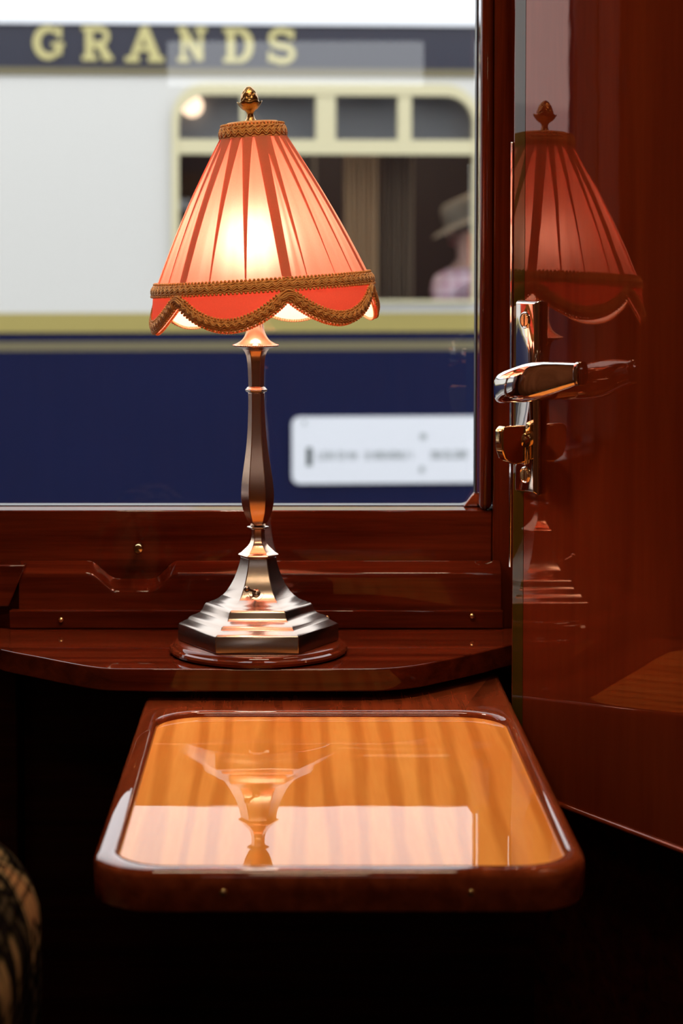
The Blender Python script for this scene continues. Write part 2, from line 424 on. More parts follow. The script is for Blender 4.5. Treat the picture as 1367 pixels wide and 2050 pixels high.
bm = BM(); hexa(bm, base); bo = obj('base', bm, M_nickel, lamp, smooth=24, bevel=.0005)
stem1 = prof_px([(37.5, 1113.6), (41, 1112), (41.5, 1110), (39, 1107.5), (35, 1105.5), (31, 1101.5), (26, 1097), (21, 1092), (17.5, 1087), (15, 1081), (13.8, 1074), (13.5, 1066), (14, 1058)])
bm = BM(); hexa(bm, stem1); obj('lower_stem', bm, M_copper, lamp, smooth=24, bevel=.0004)
ring1 = prof_px([(14.5, 1057.6), (22, 1056.6), (22.5, 1055), (21.5, 1053.4), (15, 1052.4)])
bm = BM(); hexa(bm, ring1); obj('collar', bm, M_nickel, lamp, smooth=24, bevel=.0002)
stem2 = prof_px([(14.5, 1052), (18, 1048), (22, 1041), (26, 1032), (30, 1020), (32.5, 1008), (33.5, 995), (33.2, 980), (31.5, 962), (29, 944), (26, 924), (22.8, 902), (20.4, 880), (18.6, 856), (17.3, 830), (16.6, 805), (16.5, 786)])
bm = BM(); hexa(bm, stem2); obj('stem', bm, M_copper, lamp, smooth=24, bevel=.0004)
ring2 = prof_px([(16.5, 785.7), (20.5, 784), (22.3, 781.5), (22, 779.5), (19.5, 777.5), (19, 776), (17, 774.5)])
bm = BM(); hexa(bm, ring2); obj('collar', bm, M_nickel, lamp, smooth=24, bevel=.0002)
neck = prof_px([(16.2, 774.2), (16.2, 766), (16.6, 745), (17.5, 728), (19.5, 713), (23, 704), (27, 699), (29, 697.6)])
bm = BM(); hexa(bm, neck); obj('upper_stem', bm, M_copper, lamp, smooth=24, bevel=.0004)
def round_part(name, lst, n=48, mat=M_nickel):
    bm = BM(); pr = prof_px(lst)
    rr = []
    for r, z, py in pr:
        c = W(axis_x(py), py, YL).x
        rr.append([Vector((c + r*math.cos(2*PI*k/n), YL + r*math.sin(2*PI*k/n), z)) for k in range(n)])
    rings(bm, rr); return obj(name, bm, mat, lamp, smooth=35)
pan = round_part('drip_pan', [(29, 697.2), (38, 695.5), (44, 693.5), (45.3, 691.5), (44.5, 689.5), (40, 688), (37, 686.5), (31, 683), (26, 678.5), (22, 672.5), (18.5, 664), (16.2, 654), (15.2, 642), (15.0, 628)])
bm = BM(); cpan = W(axis_x(691), 691.5, YL)
for k in range(64):
    a = 2*PI*k/64; sphere(bm, (cpan.x + 44.6*S*math.cos(a), YL + 44.6*S*math.sin(a), cpan.z), .00082, 6, 4)
obj('beading', bm, M_nickel, pan, smooth=60)
round_part('socket', [(14, 627.8), (14, 600), (18, 597), (19, 570), (19, 556), (13, 553)], 32, M_brass)
bulb_c = W(axis_x(510), 505, YL)
bm = BM(); lathe(bm, [(.0005, .024), (.008, .0225), (.0135, .018), (.0165, .011), (.0172, .004), (.0155, -.004), (.012, -.011), (.0085, -.017), (.0072, -.0195)][::-1], c=bulb_c, n=24)
obj('bulb', bm, M_bulb, lamp, smooth=60)
# switch on the base
sw = W(513, 1189, YL - 63*S*.80)
nrm = Vector((0, -.78, .62)).normalized()
swM = frame_from(sw, nrm)
bm = BM()
tor = [swM @ Vector((.0054*math.cos(a), .0054*math.sin(a), .0006)) for a in [2*PI*k/32 for k in range(32)]]
tube(bm, tor, .00085, 8, True)
lathe(bm, [(.0045, -.002), (.0045, .0006), (.0034, .0012), (.0028, .0032), (.0012, .0040), (.0002, .0041)], n=24, M=swM)
swo = obj('switch', bm, M_nickel, lamp, smooth=40)
bm = BM()
p0 = swM @ Vector((0, 0, .003)); p1 = p0 + Vector((-.0062, -.0045, .0028))
tube(bm, [p0, p0.lerp(p1, .5), p1], [.0010, .00095, .0012], 10); sphere(bm, p1 + (p1-p0).normalized()*.0012, .0024, 14, 10)
obj('toggle', bm, M_nickel, swo, smooth=50)

# ---- the shade, in its own tilted frame
A = W(506, 264, YL); B = W(525.5, 566, YL)
zax = (A - B).normalized(); xax = Vector((zax.z, 0, -zax.x)); yax = Vector((0, 1, 0))
HS = (A - B).length
def SP(phi, r, h):      # phi: 0 towards the camera, + to the right; h: 0 at the rim, HS at the top
    return B + zax*h + xax*(r*math.sin(phi)) - yax*(r*math.cos(phi))
def cone_r(t):          # t 0 top ... 1 rim ; slightly swelling
    return (59 + (213-59)*t + 7.*math.sin(PI*t))*S
rnd = random.Random(3)
folds = []
for k in range(6):
    ph = math.radians(13 + 60*k)
    folds.append((ph, 22, 19, .8))
    for q_ in ((.27, .60) if k % 2 else (.22, .47, .76)):
        folds.append((ph + math.radians(60*(q_ + rnd.uniform(-.06, .06))), rnd.uniform(17, 26) if k % 2 else rnd.uniform(16, 23), rnd.uniform(1.0, 3.0), rnd.uniform(.3, .9)))
folds.sort()
ROWS = 44; M_IN = 6
bm = BM(); rr = []
for i in range(ROWS+1):
    t = i/ROWS; R = cone_r(t); h = HS*(1-t); ring = []
    nf = len(folds)
    for k, (ph, wt, wb, sk) in enumerate(folds):
        nx = folds[(k+1) % nf]; ph2 = nx[0] + (2*PI if k == nf-1 else 0)
        wk = (wt + (wb-wt)*t**.55)*S; a = wk/(2*R)
        wk2 = (nx[1] + (nx[2]-nx[1])*t**.55)*S; a2 = wk2/(2*R)
        pk = ph + .10*sk*(t-.5)*.4
        pk2 = ph2 + .10*nx[3]*(t-.5)*.4
        d = .0007
        ring.append((pk + a, R + d)); ring.append((pk + a*.4, R + d*.75)); ring.append((pk - a*.6, R)); ring.append((pk - a, R - d*.2)); ring.append((pk - a*.5, R - d)); ring.append((pk + a, R - d*1.1))
        for m in range(1, M_IN+1):
            f = m/(M_IN+1)
            ang = (pk + a) + ((pk2 - a2) - (pk + a))*f
            wr = .0009*math.sin(f*PI)*math.sin(3*f*PI + k*1.7 + t*1.5)*t
            ring.append((ang, R - d*1.1 + 2.1*d*f + wr))
        ring.append((pk2 - a2*.2, R + d*1.02))
    rr.append([SP(p, r, h) for p, r in ring])
rings(bm, rr, cap0=False, cap1=False)
shade = obj('lampshade', bm, M_silk, lamp, smooth=70)
# wire frame and top disc
bm = BM()
lathe(bm, [(54*S, -.001), (54*S, .0012), (50*S, .0022), (16*S, .0026), (9*S, .0026)], n=64, M=frame_from(B + zax*(HS + 14*S), zax, xax))
obj('top_disc', bm, M_braid, shade, smooth=40)
bm = BM()
for k in range(6):
    ph = math.radians(13 + 60*k)
    tube(bm, [SP(ph, cone_r(t) - .0022, HS*(1-t)) for t in [j/12 for j in range(13)]], .0007, 6)
    tube(bm, [SP(ph, .012, HS+.004), SP(ph, cone_r(0)-.002, HS)], .0008, 6)
for t in (0.02, 1.0): tube(bm, [SP(2*PI*k/72, cone_r(t)-.0022, HS*(1-t)) for k in range(72)], .0008, 6, True)
tube(bm, [W(axis_x(600), 600, YL) + Vector((-.0075, 0, 0)), SP(-PI/2, .030, HS*.30), SP(-PI/2, .024, HS*.8), SP(-PI/2, .002, HS)], .001, 6)
tube(bm, [W(axis_x(600), 600, YL) + Vector((.0075, 0, 0)), SP(PI/2, .030, HS*.30), SP(PI/2, .024, HS*.8), SP(PI/2, .002, HS)], .001, 6)
obj('wire_frame', bm, M_brass, shade, smooth=60)

def braid(name, fn, length, width, parent, waves, cord=.00055, mat=M_braid, closed=True, picot=True, spb=12):
    """gimp braid: fn(u, v, out) -> point; u 0..1 along, v -1..1 across (metres/half width), out = metres proud"""
    bm = BM(); n = waves*spb; hw = width/2
    # backing tape
    tp = [(-.92, .0002), (-.8, .0007), (-.3, .0011), (.3, .0011), (.8, .0007), (.92, .0002)]
    rr = [[fn(i/n, v*hw, o) for v, o in tp] for i in range(n)]
    V = [[bm.verts.new(p) for p in r] for r in rr]
    for i in range(n):
        A_, B_ = V[i], V[(i+1) % n]
        for k in range(len(tp)-1): bm.faces.new((A_[k], A_[k+1], B_[k+1], B_[k]))
    for off, amp, ph, o, rad in ((.34, .20, 0, .0016, cord), (.06, .22, 0, .0020, cord*1.15), (-.24, .20, 0, .0017, cord), (.02, .22, PI, .0012, cord*.9), (-.62, .06, 0, .0012, cord*.9), (.64, .06, 1, .0012, cord*.9)):
        tube(bm, [fn(i/n, (off + amp*math.sin(2*PI*i/spb + ph))*hw, o) for i in range(n)], rad, 5, True)
    if picot:
        m = waves*2
        for s in (-1, 1):
            for i in range(m):
                c = fn((i+.5)/m, s*hw*.98, .0006); sphere(bm, c, length/m*.36, 6, 4)
    return obj(name, bm, mat, parent, smooth=60)
# top braid
rt = 62.5*S
def f_top(u, v, o):
    ph = 2*PI*u; return SP(ph, rt + o - v*.10, HS - 2*S + v)
braid('top_braid', f_top, 2*PI*rt, 33*S, shade, 27, .0007)
# rim braid
r_rim = 218*S
def f_rim(u, v, o):
    ph = 2*PI*u; return SP(ph, r_rim + o - v*.30, -2*S + v)
braid('rim_braid', f_rim, 2*PI*r_rim, 24*S, shade, 84, .0006)
# valance with six scallops
def vrad(h): return (219 + 3*min(1, -h/(60*S)))*S
def scall(ph):
    q_ = ((math.degrees(ph) - 13) / 60.) % 1.0
    return (32 + 53*math.sin(PI*q_)**.85)*S
bm = BM(); bl = BM(); N = 360; rr = []; r2 = []
for i in range(N):
    ph = 2*PI*i/N; d = scall(ph)
    col = []; c2 = []
    for k in range(9):
        h = -8*S - (d - 8*S)*k/8
        bulge = .002*math.sin(PI*k/8)
        col.append(SP(ph, vrad(h) + bulge*.4, h)); c2.append(SP(ph, vrad(h) - .0013 + bulge*.4, h))
    rr.append(col); r2.append(c2)
for b_, R_ in ((bm, rr), (bl, r2)):
    V = [[b_.verts.new(p) for p in c] for c in R_]
    for i in range(N):
        for k in range(8): b_.faces.new((V[i][k], V[(i+1) % N][k], V[(i+1) % N][k+1], V[i][k+1]))
val = obj('valance', bm, M_silk2, shade, smooth=60)
obj('lining', bl, M_lining, shade, smooth=60)
# scallop braid: arc-length walk along the scallop edge
pts = []
K = 2880
for i in range(K+1):
    ph = 2*PI*i/K; pts.append((ph, scall(ph)))
acc = [0.]
for i in range(K):
    acc.append(acc[-1] + math.hypot((pts[i+1][0]-pts[i][0])*r_rim, pts[i+1][1]-pts[i][1]))
Ls = acc[-1]
def at_len(s):
    s = (s % 1.0)*Ls; lo, hi = 0, K
    while hi - lo > 1:
        m = (lo+hi)//2
        if acc[m] <= s: lo = m
        else: hi = m
    f = (s-acc[lo])/max(1e-9, acc[hi]-acc[lo])
    return pts[lo][0] + (pts[hi][0]-pts[lo][0])*f, pts[lo][1] + (pts[hi][1]-pts[lo][1])*f
def f_sc(u, v, o):
    ph, d = at_len(u); ph1, d1 = at_len(u+.004); ph0, d0 = at_len(u-.004)
    tx, ty = ((ph1-ph0) % (2*PI))*r_rim, -(d1-d0); l = math.hypot(tx, ty); nx, ny = -ty/l, tx/l
    vv = v + 11*S
    h = -d + ny*vv; p = ph + nx*vv/r_rim
    return SP(p, vrad(h) + .0012 + o, h)
braid('scallop_braid', f_sc, Ls, 24*S, shade, 98, .0006)
bm = BM()
for i in range(300):
    ph, d = at_len((i+.5)/300); sphere(bm, SP(ph, vrad(-d) - .001, -d - .0012), .00105, 6, 5)
obj('bead_edging', bm, M_braid_lit, shade, smooth=60)

# ---- finial: pine cone on a calyx, tilted with the shade
F0 = W(502, 246, YL); F1 = W(497.5, 172, YL)
fz = (F1 - F0).normalized(); fl = (F1 - F0).length; FM = frame_from(F0, fz)
def fp(r, py): return (r*S, (246-py)/74*fl)
bm = BM()
lathe(bm, [fp(a, b) for a, b in ((15, 247), (14, 244), (11.5, 241), (8.5, 237), (7, 231), (7, 227), (9, 223), (12, 220))], n=32, M=FM)
fin = obj('finial', bm, M_brass, lamp, smooth=40)
bm = BM(); n = 48; rr = []
for r, py, amp in ((10, 221.5, 0), (15, 219, .6), (19, 215, 1.4), (22.5, 209.5, 2.2), (24.5, 205.5, 2.5), (24, 204, 2.5), (20, 206, 1.5), (12, 209, 0)):
    q_ = []
    for k in range(n):
        a = 2*PI*k/n; lob = abs(math.cos(a*3.0))
        rad, z = fp(r + amp*(lob-.5), py - amp*(lob-.5)*1.2)
        q_.append(FM @ Vector((rad*math.cos(a), rad*math.sin(a), z)))
    rr.append(q_)
rings(bm, rr); obj('calyx', bm, M_brass, fin, smooth=50)
bm = BM(); n = 64; rr = []
for i in range(41):
    t = i/40; py = 212 - 40*t
    r = 18.6*max(0, 1-(max(0, (t-.22))/.78)**1.9)**.62*(1 if t > .22 else (.82+.18*math.sin(t/.22*PI/2)))
    q_ = []
    for k in range(n):
        a = 2*PI*k/n
        dd = abs(math.sin(a*4 + t*9.0))*abs(math.sin(a*4 - t*9.0))
        rad, z = fp(max(.05, r*(.93 + .09*dd**.6)), py)
        q_.append(FM @ Vector((rad*math.cos(a), rad*math.sin(a), z)))
    rr.append(q_)
rings(bm, rr); obj('pine_cone', bm, M_brass, fin, smooth=50)

# ------------------------------------------------------------------ fold-out table
zt = ZC - .338
bl_, br_ = Wz(285, 1419, zt), Wz(1005, 1372, zt)
fl_, fr_ = Wz(190, 1690, zt), Wz(1168, 1690, zt)
tx0, tx1 = (bl_.x + fl_.x)/2, (br_.x + fr_.x)/2
ty0 = Wz(680, 1744, zt).y; ty1 = 1.585
tab = empty('folding_table', ((tx0+tx1)/2, (ty0+ty1)/2, zt-.024))
tag(tab, 'small fold-out table with a striped orange satinwood top and raised dark rim', 'table')
ysm = Wz(660, 1447, zt).y            # seam of the rear strip
ix0 = (Wz(312, 1455, zt).x + Wz(242, 1690, zt).x)/2; ix1 = (Wz(1015, 1455, zt).x + Wz(1128, 1690, zt).x)/2
iy1 = Wz(660, 1424, zt).y; iy0 = ty0 + .014
ro = [.004, .004, .036, .036]; ri = [.034, .034, .030, .030]
def ro_(inset, z): 
    return [Vector((x, y, z)) for x, y in rrect(tx0+inset, tx1-inset, ty0+inset, ty1-inset*.2, [max(.001, v-inset) for v in ro], 10)]
def ri_(out, z):
    return [Vector((x, y, z)) for x, y in rrect(ix0-out, ix1+out, iy0-out, iy1+out, [v+out for v in ri], 10)]
bm = BM()
rr = [ri_(0, zt-.0048), ri_(0, zt-.0036), ri_(.0008, zt-.0018), ri_(.0024, zt-.0004), ri_(.0044, zt), ro_(.0040, zt), ro_(.0020, zt-.0006), ro_(.0006, zt-.0020), ro_(0, zt-.0042), ro_(0, zt-.0215), ro_(.002, zt-.0235), ro_(.01, zt-.0240)]
V = rings(bm, rr, cap0=False, cap1=True)
trim = obj('rim', bm, M_rim, tab, smooth=50)
bm = BM(); prism(bm, rrect(ix0-.001, ix1+.001, iy0-.001, iy1+.001, [v+.001 for v in ri], 10), XY(zt-.0225), XY(zt-.0042))
obj('tabletop', bm, M_satin, tab)
for px, py in ((447, 1787), (943, 1787)):
    p = W(px, py, ty0); bm = BM(); lathe(bm, [(.0021, -.0004), (.0021, .0002), (.0015, .0007), (.0002, .0009)], n=16, M=frame_from(p, Vector((0, -1, 0))))
    obj('screw', bm, M_goldnick, trim, smooth=40)
# hinged bracket that carries the table
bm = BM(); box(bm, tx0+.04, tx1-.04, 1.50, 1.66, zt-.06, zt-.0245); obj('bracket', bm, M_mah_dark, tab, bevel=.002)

# ------------------------------------------------------------------ corner cabinet with its polished door
U = Vector((.517, -.856, 0)).normalized(); Nn = Vector((-.856, -.517, 0)).normalized()
PD = Vector((.089, 1.625, 0))
def DP(px, py, off=0.0):        # pixel -> (u, n, z) point on the door plane, off metres proud
    d = ray(px, py); q_ = PD + Nn*off
    t = (q_ - CAM).dot(Nn)/d.dot(Nn); return CAM + d*t
O0 = DP(1025, 700); O0 = Vector((O0.x, O0.y, 0))
DM = Matrix(((U.x, -Nn.x, 0, O0.x), (U.y, -Nn.y, 0, O0.y), (0, 0, 1, 0), (0, 0, 0, 1)))   # door coords: x along, y into the door, z up
DMi = DM.inverted()
def D2(px, py, off=0.0): return DMi @ DP(px, py, off)
zdb = DP(1250, 1662).z
cab = empty('corner_cabinet', (O0.x, O0.y, 0))
tag(cab, 'corner cabinet with a tall glossy mahogany door right of the window', 'cabinet')
DW = .42
bm = BM(); box(bm, .0003, DW, 0, .022, zdb, 2.28, DM)
door = obj('door', bm, M_door, cab, bevel=.0016, seg=3)
u0, u1 = D2(1028.5, 800).x, D2(1049, 800).x
bm = BM(); box(bm, u0, u1, -.00025, .001, zdb+.006, 2.27, DM); obj('inlay_strip', bm, M_olive, door)
bm = BM()    # cabinet body behind the door
box(bm, .06, DW, .026, .05, .02, 2.28, DM); box(bm, .0, DW, .024, .03, .02, zdb-.012, DM)
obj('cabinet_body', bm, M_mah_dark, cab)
bm = BM(); tube(bm, [DM @ Vector((x, -.001, zdb+.0012)) for x in (.0005, DW*.5, DW)], .0022, 10); obj('bottom_bead', bm, M_door, door, smooth=60)
# edge plate and latch
z0, z1 = D2(1018, 1135).z, D2(1018, 285).z
bm = BM(); box(bm, -.0022, .0001, -.0006, .0185, z0, z1, DM); ep = obj('edge_plate', bm, M_chrome, door, bevel=.0003)
p = D2(1010, 1066)
bm = BM(); box(bm, -.0075, -.0021, .004, .015, p.z-.005, p.z+.005, DM); obj('latch_bolt', bm, M_chrome, ep, bevel=.0006)
# lock plate
T = .0062
a0 = D2(1031, 601, T); a1 = D2(1069, 601, T); zb_ = D2(1050, 988, T).z; zt_ = a0.z
bm = BM()
rr = []
for ins, y in ((0, 0.0), (0, -.0032), (.0016, -T+.0006), (.0024, -T), ):
    rr.append([DM @ Vector(v) for v in ((a0.x-.001+ins, y, zb_+ins), (a1.x+.0025-ins, y, zb_+ins), (a1.x+.0025-ins, y, zt_-ins), (a0.x-.001+ins, y, zt_-ins))])
rings(bm, rr); lock = obj('lock_plate', bm, M_chrome, door, bevel=.0004)
for px, py in ((1051, 641), (1051, 951)):
    q_ = D2(px, py, T); M_ = DM @ Matrix.Translation((q_.x, -T, q_.z)) @ Matrix.Rotation(PI/2, 4, 'X')
    bm = BM(); lathe(bm, [(.0060, -.0004), (.0062, .0003), (.0055, .0009), (.0048, .0005), (.0046, .0003)], n=28, M=M_); scr = obj('screw', bm, M_chrome, lock, smooth=40)
    bm = BM(); 
    for s in (-1, 1):
        ptsq = [(s*.0006, -.0043)] + [(s*.0045*math.cos(a), .0045*math.sin(a)) for a in [math.radians(-75 + 150*k/12) for k in range(13)]] + [(s*.0006, .0043)]
        prism(bm, ptsq, lambda p: M_ @ Vector((p[0], p[1], .0001)), lambda p: M_ @ Vector((p[0], p[1], .0009)))
    obj('screw_head', bm, M_goldnick, lock, bevel=.0002)
# lever handle: neck, knuckle and tapering arm
def secD(c, hw, hz, k=4, rot=0):      # rounded section in plane (n, z) centred at door coords c
    out = []
    for (x, z) in rrect(-hw, hw, -hz, hz, min(hw, hz)*.55, k): out.append(DM @ Vector((c[0], c[1] + x, c[2] + z)))
    return out
k0 = D2(1006, 777, .030); e0 = D2(1152, 748, .030)
bm = BM()
nk = D2(1050, 790, T)
tube(bm, [DM @ Vector((k0.x+.012, -T+.001, k0.z-.001)), DM @ Vector((k0.x+.012, -.018, k0.z-.001)), DM @ Vector((k0.x+.012, -.028, k0.z))], [.0085, .0075, .0085], 20)
rr = []
L_ = e0.x - k0.x
for t, hw, hz, dn in ((-.055, .002, .005, .001), (-.05, .0045, .0080, .001), (-.03, .0068, .0104, .0005), (.02, .0080, .0114, 0), (.12, .0084, .0122, -.0012), (.25, .0084, .0130, -.0022), (.38, .0080, .0138, -.0026), (.5, .0074, .0137, -.0018), (.62, .0066, .0126, .0004), (.74, .0058, .0110, .0028), (.87, .0050, .0092, .0048), (.955, .0046, .0080, .0058), (.96, .0056, .0088, .0058), (.995, .0056, .0086, .0060), (1.0, .0048, .0078, .0060)):
    rr.append([DM @ Vector((k0.x + L_*t, -.030 + dn + hw*math.copysign(abs(math.cos(2*PI*k/24))**.7, math.cos(2*PI*k/24)), k0.z + (e0.z-k0.z)*t + hz*math.copysign(abs(math.sin(2*PI*k/24))**.7, math.sin(2*PI*k/24)))) for k in range(24)])
rings(bm, rr); obj('lever_handle', bm, M_chrome, lock, smooth=32, bevel=.0006)
# thumb turn
tt = D2(1023, 890, .020); th = D2(1050, 880, T)
bm = BM()
ux = th.x
tube(bm, [DM @ Vector((ux, -T+.001, th.z)), DM @ Vector((ux, -.010, th.z)), DM @ Vector((ux, -.013, th.z))], [.0075, .0070, .0055], 20)
zt2, zb2 = D2(1010, 853, .025).z, D2(1030, 931, .020).z
prof = [(-.008, zt2), (-.0275, zt2), (-.0305, zt2-.003), (-.0300, zt2-.017), (-.0270, zt2-.024), (-.0215, zb2+.0015), (-.0175, zb2), (-.008, zb2+.001)]
prism(bm, prof, lambda p: DM @ Vector((ux-.0045, p[0], p[1])), lambda p: DM @ Vector((ux+.0045, p[0], p[1])))
turn = obj('thumb_turn', bm, M_goldnick, lock, bevel=.0013, seg=3)
bm = BM(); pz_ = D2(1051, 925, T).z
box(bm, ux-.0030, ux+.0030, -T-.002, -T+.0002, pz_-.002, pz_+.011, DM); obj('keyhole_cover', bm, M_chrome, lock, bevel=.001)

# ------------------------------------------------------------------ floral upholstered seat at the lower left
def floral():
    m, nt, out = newmat('dark_floral_fabric'); L = nt.links.new
    tc = nt.nodes.new('ShaderNodeTexCoord')
    mp = nt.nodes.new('ShaderNodeMapping'); mp.inputs['Scale'].default_value = (30, 30, 12); mp.inputs['Rotation'].default_value = (0, .5, 0)
    L(tc.outputs['Object'], mp.inputs['Vector'])
    nz = nt.nodes.new('ShaderNodeTexNoise'); nz.inputs['Scale'].default_value = 1.2; nz.inputs['Detail'].default_value = 1
    L(mp.outputs['Vector'], nz.inputs['Vector'])
    mxv = nt.nodes.new('ShaderNodeMix'); mxv.data_type = 'RGBA'; mxv.blend_type = 'ADD'; mxv.inputs['Factor'].default_value = 1.1
    L(mp.outputs['Vector'], mxv.inputs['A']); L(nz.outputs['Color'], mxv.inputs['B'])
    vo = nt.nodes.new('ShaderNodeTexVoronoi'); vo.feature = 'SMOOTH_F1'; vo.inputs['Scale'].default_value = 1.0; vo.inputs['Smoothness'].default_value = .2
    L(mxv.outputs['Result'], vo.inputs['Vector'])
    rp = nt.nodes.new('ShaderNodeValToRGB'); rp.color_ramp.interpolation = 'CONSTANT'; e = rp.color_ramp.elements
    e[0].position = 0; e[0].color = (.36, .18, .075, 1); e[1].position = .30; e[1].color = (.010, .007, .006, 1)
    for pos, c in ((.36, (.30, .18, .08)), (.46, (.12, .085, .04)), (.52, (.010, .007, .006)), (.66, (.05, .035, .02)), (.74, (.010, .007, .006))):
        q_ = e.new(pos); q_.color = rgb(c)
    L(vo.outputs['Distance'], rp.inputs['Fac'])
    wv = nt.nodes.new('ShaderNodeTexWave'); wv.inputs['Scale'].default_value = 5.0; wv.inputs['Distortion'].default_value = 1.0; L(mp.outputs['Vector'], wv.inputs['Vector'])
    th_ = nt.nodes.new('ShaderNodeMath'); th_.operation = 'GREATER_THAN'; th_.inputs[1].default_value = .30; L(wv.outputs['Fac'], th_.inputs[0])
    mr = nt.nodes.new('ShaderNodeMapRange'); mr.inputs['To Min'].default_value = .35; L(th_.outputs[0], mr.inputs['Value'])
    mu = nt.nodes.new('ShaderNodeMix'); mu.data_type = 'RGBA'; mu.blend_type = 'MULTIPLY'; mu.inputs['Factor'].default_value = 1
    L(rp.outputs['Color'], mu.inputs['A']); L(mr.outputs['Result'], mu.inputs['B'])
    p = nt.nodes.new('ShaderNodeBsdfPrincipled'); setp(p, roughness=.95, specular_ior_level=0.); L(mu.outputs['Result'], p.inputs['Base Color'])
    L(p.outputs[0], out.inputs['Surface']); return m
M_floral = floral()
sx = W(78, 1850, 1.0).x; stz = W(10, 1676, 1.0).z
seat = empty('upholstered_seat', (-.48, .95, 0))
tag(seat, 'seat end in dark floral fabric at the lower left corner of the photo', 'seat')
bm = BM(); rr = []
for t, ins in ((0, .012), (.01, .004), (.03, 0), (.17, 0), (.19, .004), (.2, .012)):
    rr.append([Vector((x, .82 + t*1.1, z)) for x, z in rrect(sx-.10+ins*.3, sx-ins, .12, stz-ins, [.045, .03, .01, .01], 8)])
rings(bm, rr); obj('arm_pad', bm, M_floral, seat, smooth=50)
bm = BM(); prism(bm, rrect(-.84, sx-.101, .40, 1.30, .03, 6), XY(.16), XY(.44)); obj('seat_cushion', bm, M_floral, seat, bevel=.02, seg=4)
bm = BM(); box(bm, -.84, sx-.004, .42, 1.28, .0005, .1195); obj('seat_base', bm, M_mah_dark, seat, bevel=.004)

# skirting and left corner post below the shelf
bm = BM(); x0_ = W(36, 1400, 1.62).x
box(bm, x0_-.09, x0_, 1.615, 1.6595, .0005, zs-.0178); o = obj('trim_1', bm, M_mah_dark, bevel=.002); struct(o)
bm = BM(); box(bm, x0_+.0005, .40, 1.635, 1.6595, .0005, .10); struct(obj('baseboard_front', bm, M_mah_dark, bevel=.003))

bm = BM(); ring_plate(bm, rrect(-7, 7, -.95, 2.75, .0005, 1), rrect(xL-.03, xR+.03, sill_z-.004, zT+.01, .0005, 1), XZ(1.719), XZ(1.733))
struct(obj('wall_exterior', bm, M_navy))
cl = empty('added_ceiling_lamp', (.0, .95, 2.2995)); tag(cl, 'added long fill lamp with a frosted diffuser and brass frame, out of view above the compartment', 'lamp')  # lamp added out of view to brighten the tabletop and shade braid
bm = BM(); box(bm, -.27, .27, .86, 1.04, 2.275, 2.2995); obj('added_lamp_frame', bm, M_goldnick, cl, bevel=.004)
bm = BM(); box(bm, -.25, .25, .88, 1.02, 2.262, 2.2748); obj('diffuser', bm, emit('fill_diffuser', (1., .74, .48), 45.), cl, bevel=.003)

cr = empty('added_ceiling_lamp', (.0, -.72, 2.2995)); tag(cr, 'added short fill lamp with a frosted diffuser, unseen near the rear wall under the fanlight', 'lamp')  # second added lamp, unseen, lifts the rear wall mirrored in the stem
bm = BM(); box(bm, -.17, .17, -.80, -.64, 2.275, 2.2995); obj('added_lamp_frame', bm, M_goldnick, cr, bevel=.004)
bm = BM(); box(bm, -.15, .15, -.78, -.66, 2.262, 2.2748); obj('diffuser', bm, emit('rear_fill_diffuser', (1., .74, .48), 38.), cr, bevel=.003)

# ------------------------------------------------------------------ outside: the other train
YT = 9.0
ground_z = -1.05
bm = BM(); box(bm, -60, 60, 1.9, 60, ground_z-.2, ground_z); g = struct(obj('floor_platform', bm, M_ground))
train = empty('railway_carriage', (0, YT, ground_z))
tag(train, 'blue and cream railway carriage with gilt lettering beyond the window', 'train')
def tx(px): return (px-VPX)*YT/FPX
def tz(py): return W(700, py, YT).z
def slab(name, x0, x1, pya, pyb, y0, y1, mat, parent, bevel=0):
    bm = BM(); box(bm, x0, x1, YT+y0, YT+y1, tz(pyb), tz(pya)); return obj(name, bm, mat, parent, bevel=bevel)
XA, XB = -26., 9.
# windows of the carriage: (px left, px right)
wins = [(349, 957)]
pitch_px = 1060
body_z1, body_z0 = tz(152), tz(607)
# cream side with its window opening
def rr2(x0, x1, pya, pyb, r, k=8): return rrect(x0, x1, tz(pyb), tz(pya), r, k)
hole = rr2(tx(349), tx(955), 172, 606, [.15, .15, .02, .02])
outer = rr2(tx(349)-.45, tx(955)+.45, 150, 628, [.0005]*4)
bm = BM(); ring_plate(bm, outer, hole, XZ(YT), XZ(YT+.06)); obj('cream_panel', bm, M_cream, train)
bm = BM(); box(bm, XA, tx(349)-.4501, YT, YT+.06, tz(628), tz(150)); obj('cream_panel', bm, M_cream, train)
bm = BM(); box(bm, tx(955)+.4501, XB, YT, YT+.06, tz(628), tz(150)); obj('cream_panel', bm, M_cream, train)
slab('name_board', XA, XB, 51, 140, 0, .06, M_navy2, train)
slab('upper_gold_line', XA, XB, 138, 153, -.012, .05, M_dullgold, train)
slab('gold_band', XA, XB, 626, 664, -.004, .06, M_gold, train)
lw = slab('blue_panel', XA, XB, 664, 1180, 0, .06, M_navy, train)
slab('gold_line', XA, XB, 683, 701, -.003, .02, M_dullgold, train)
slab('sole_bar', XA, XB, 1180, 1290, .03, .12, M_rubber, train)
# roof
bm = BM(); rr = []
zr = tz(51)
secs = [(-.02, 0), (-.02, .03), (.06, .14), (.25, .30), (.55, .45), (1.0, .57), (1.45, .60), (1.9, .57), (2.35, .45), (2.65, .30), (2.84, .14), (2.9, 0)]
for x in (XA, XB): rr.append([Vector((x, YT+y, zr+z)) for y, z in secs])
rings(bm, rr); obj('roof', bm, M_roof, train, smooth=30)
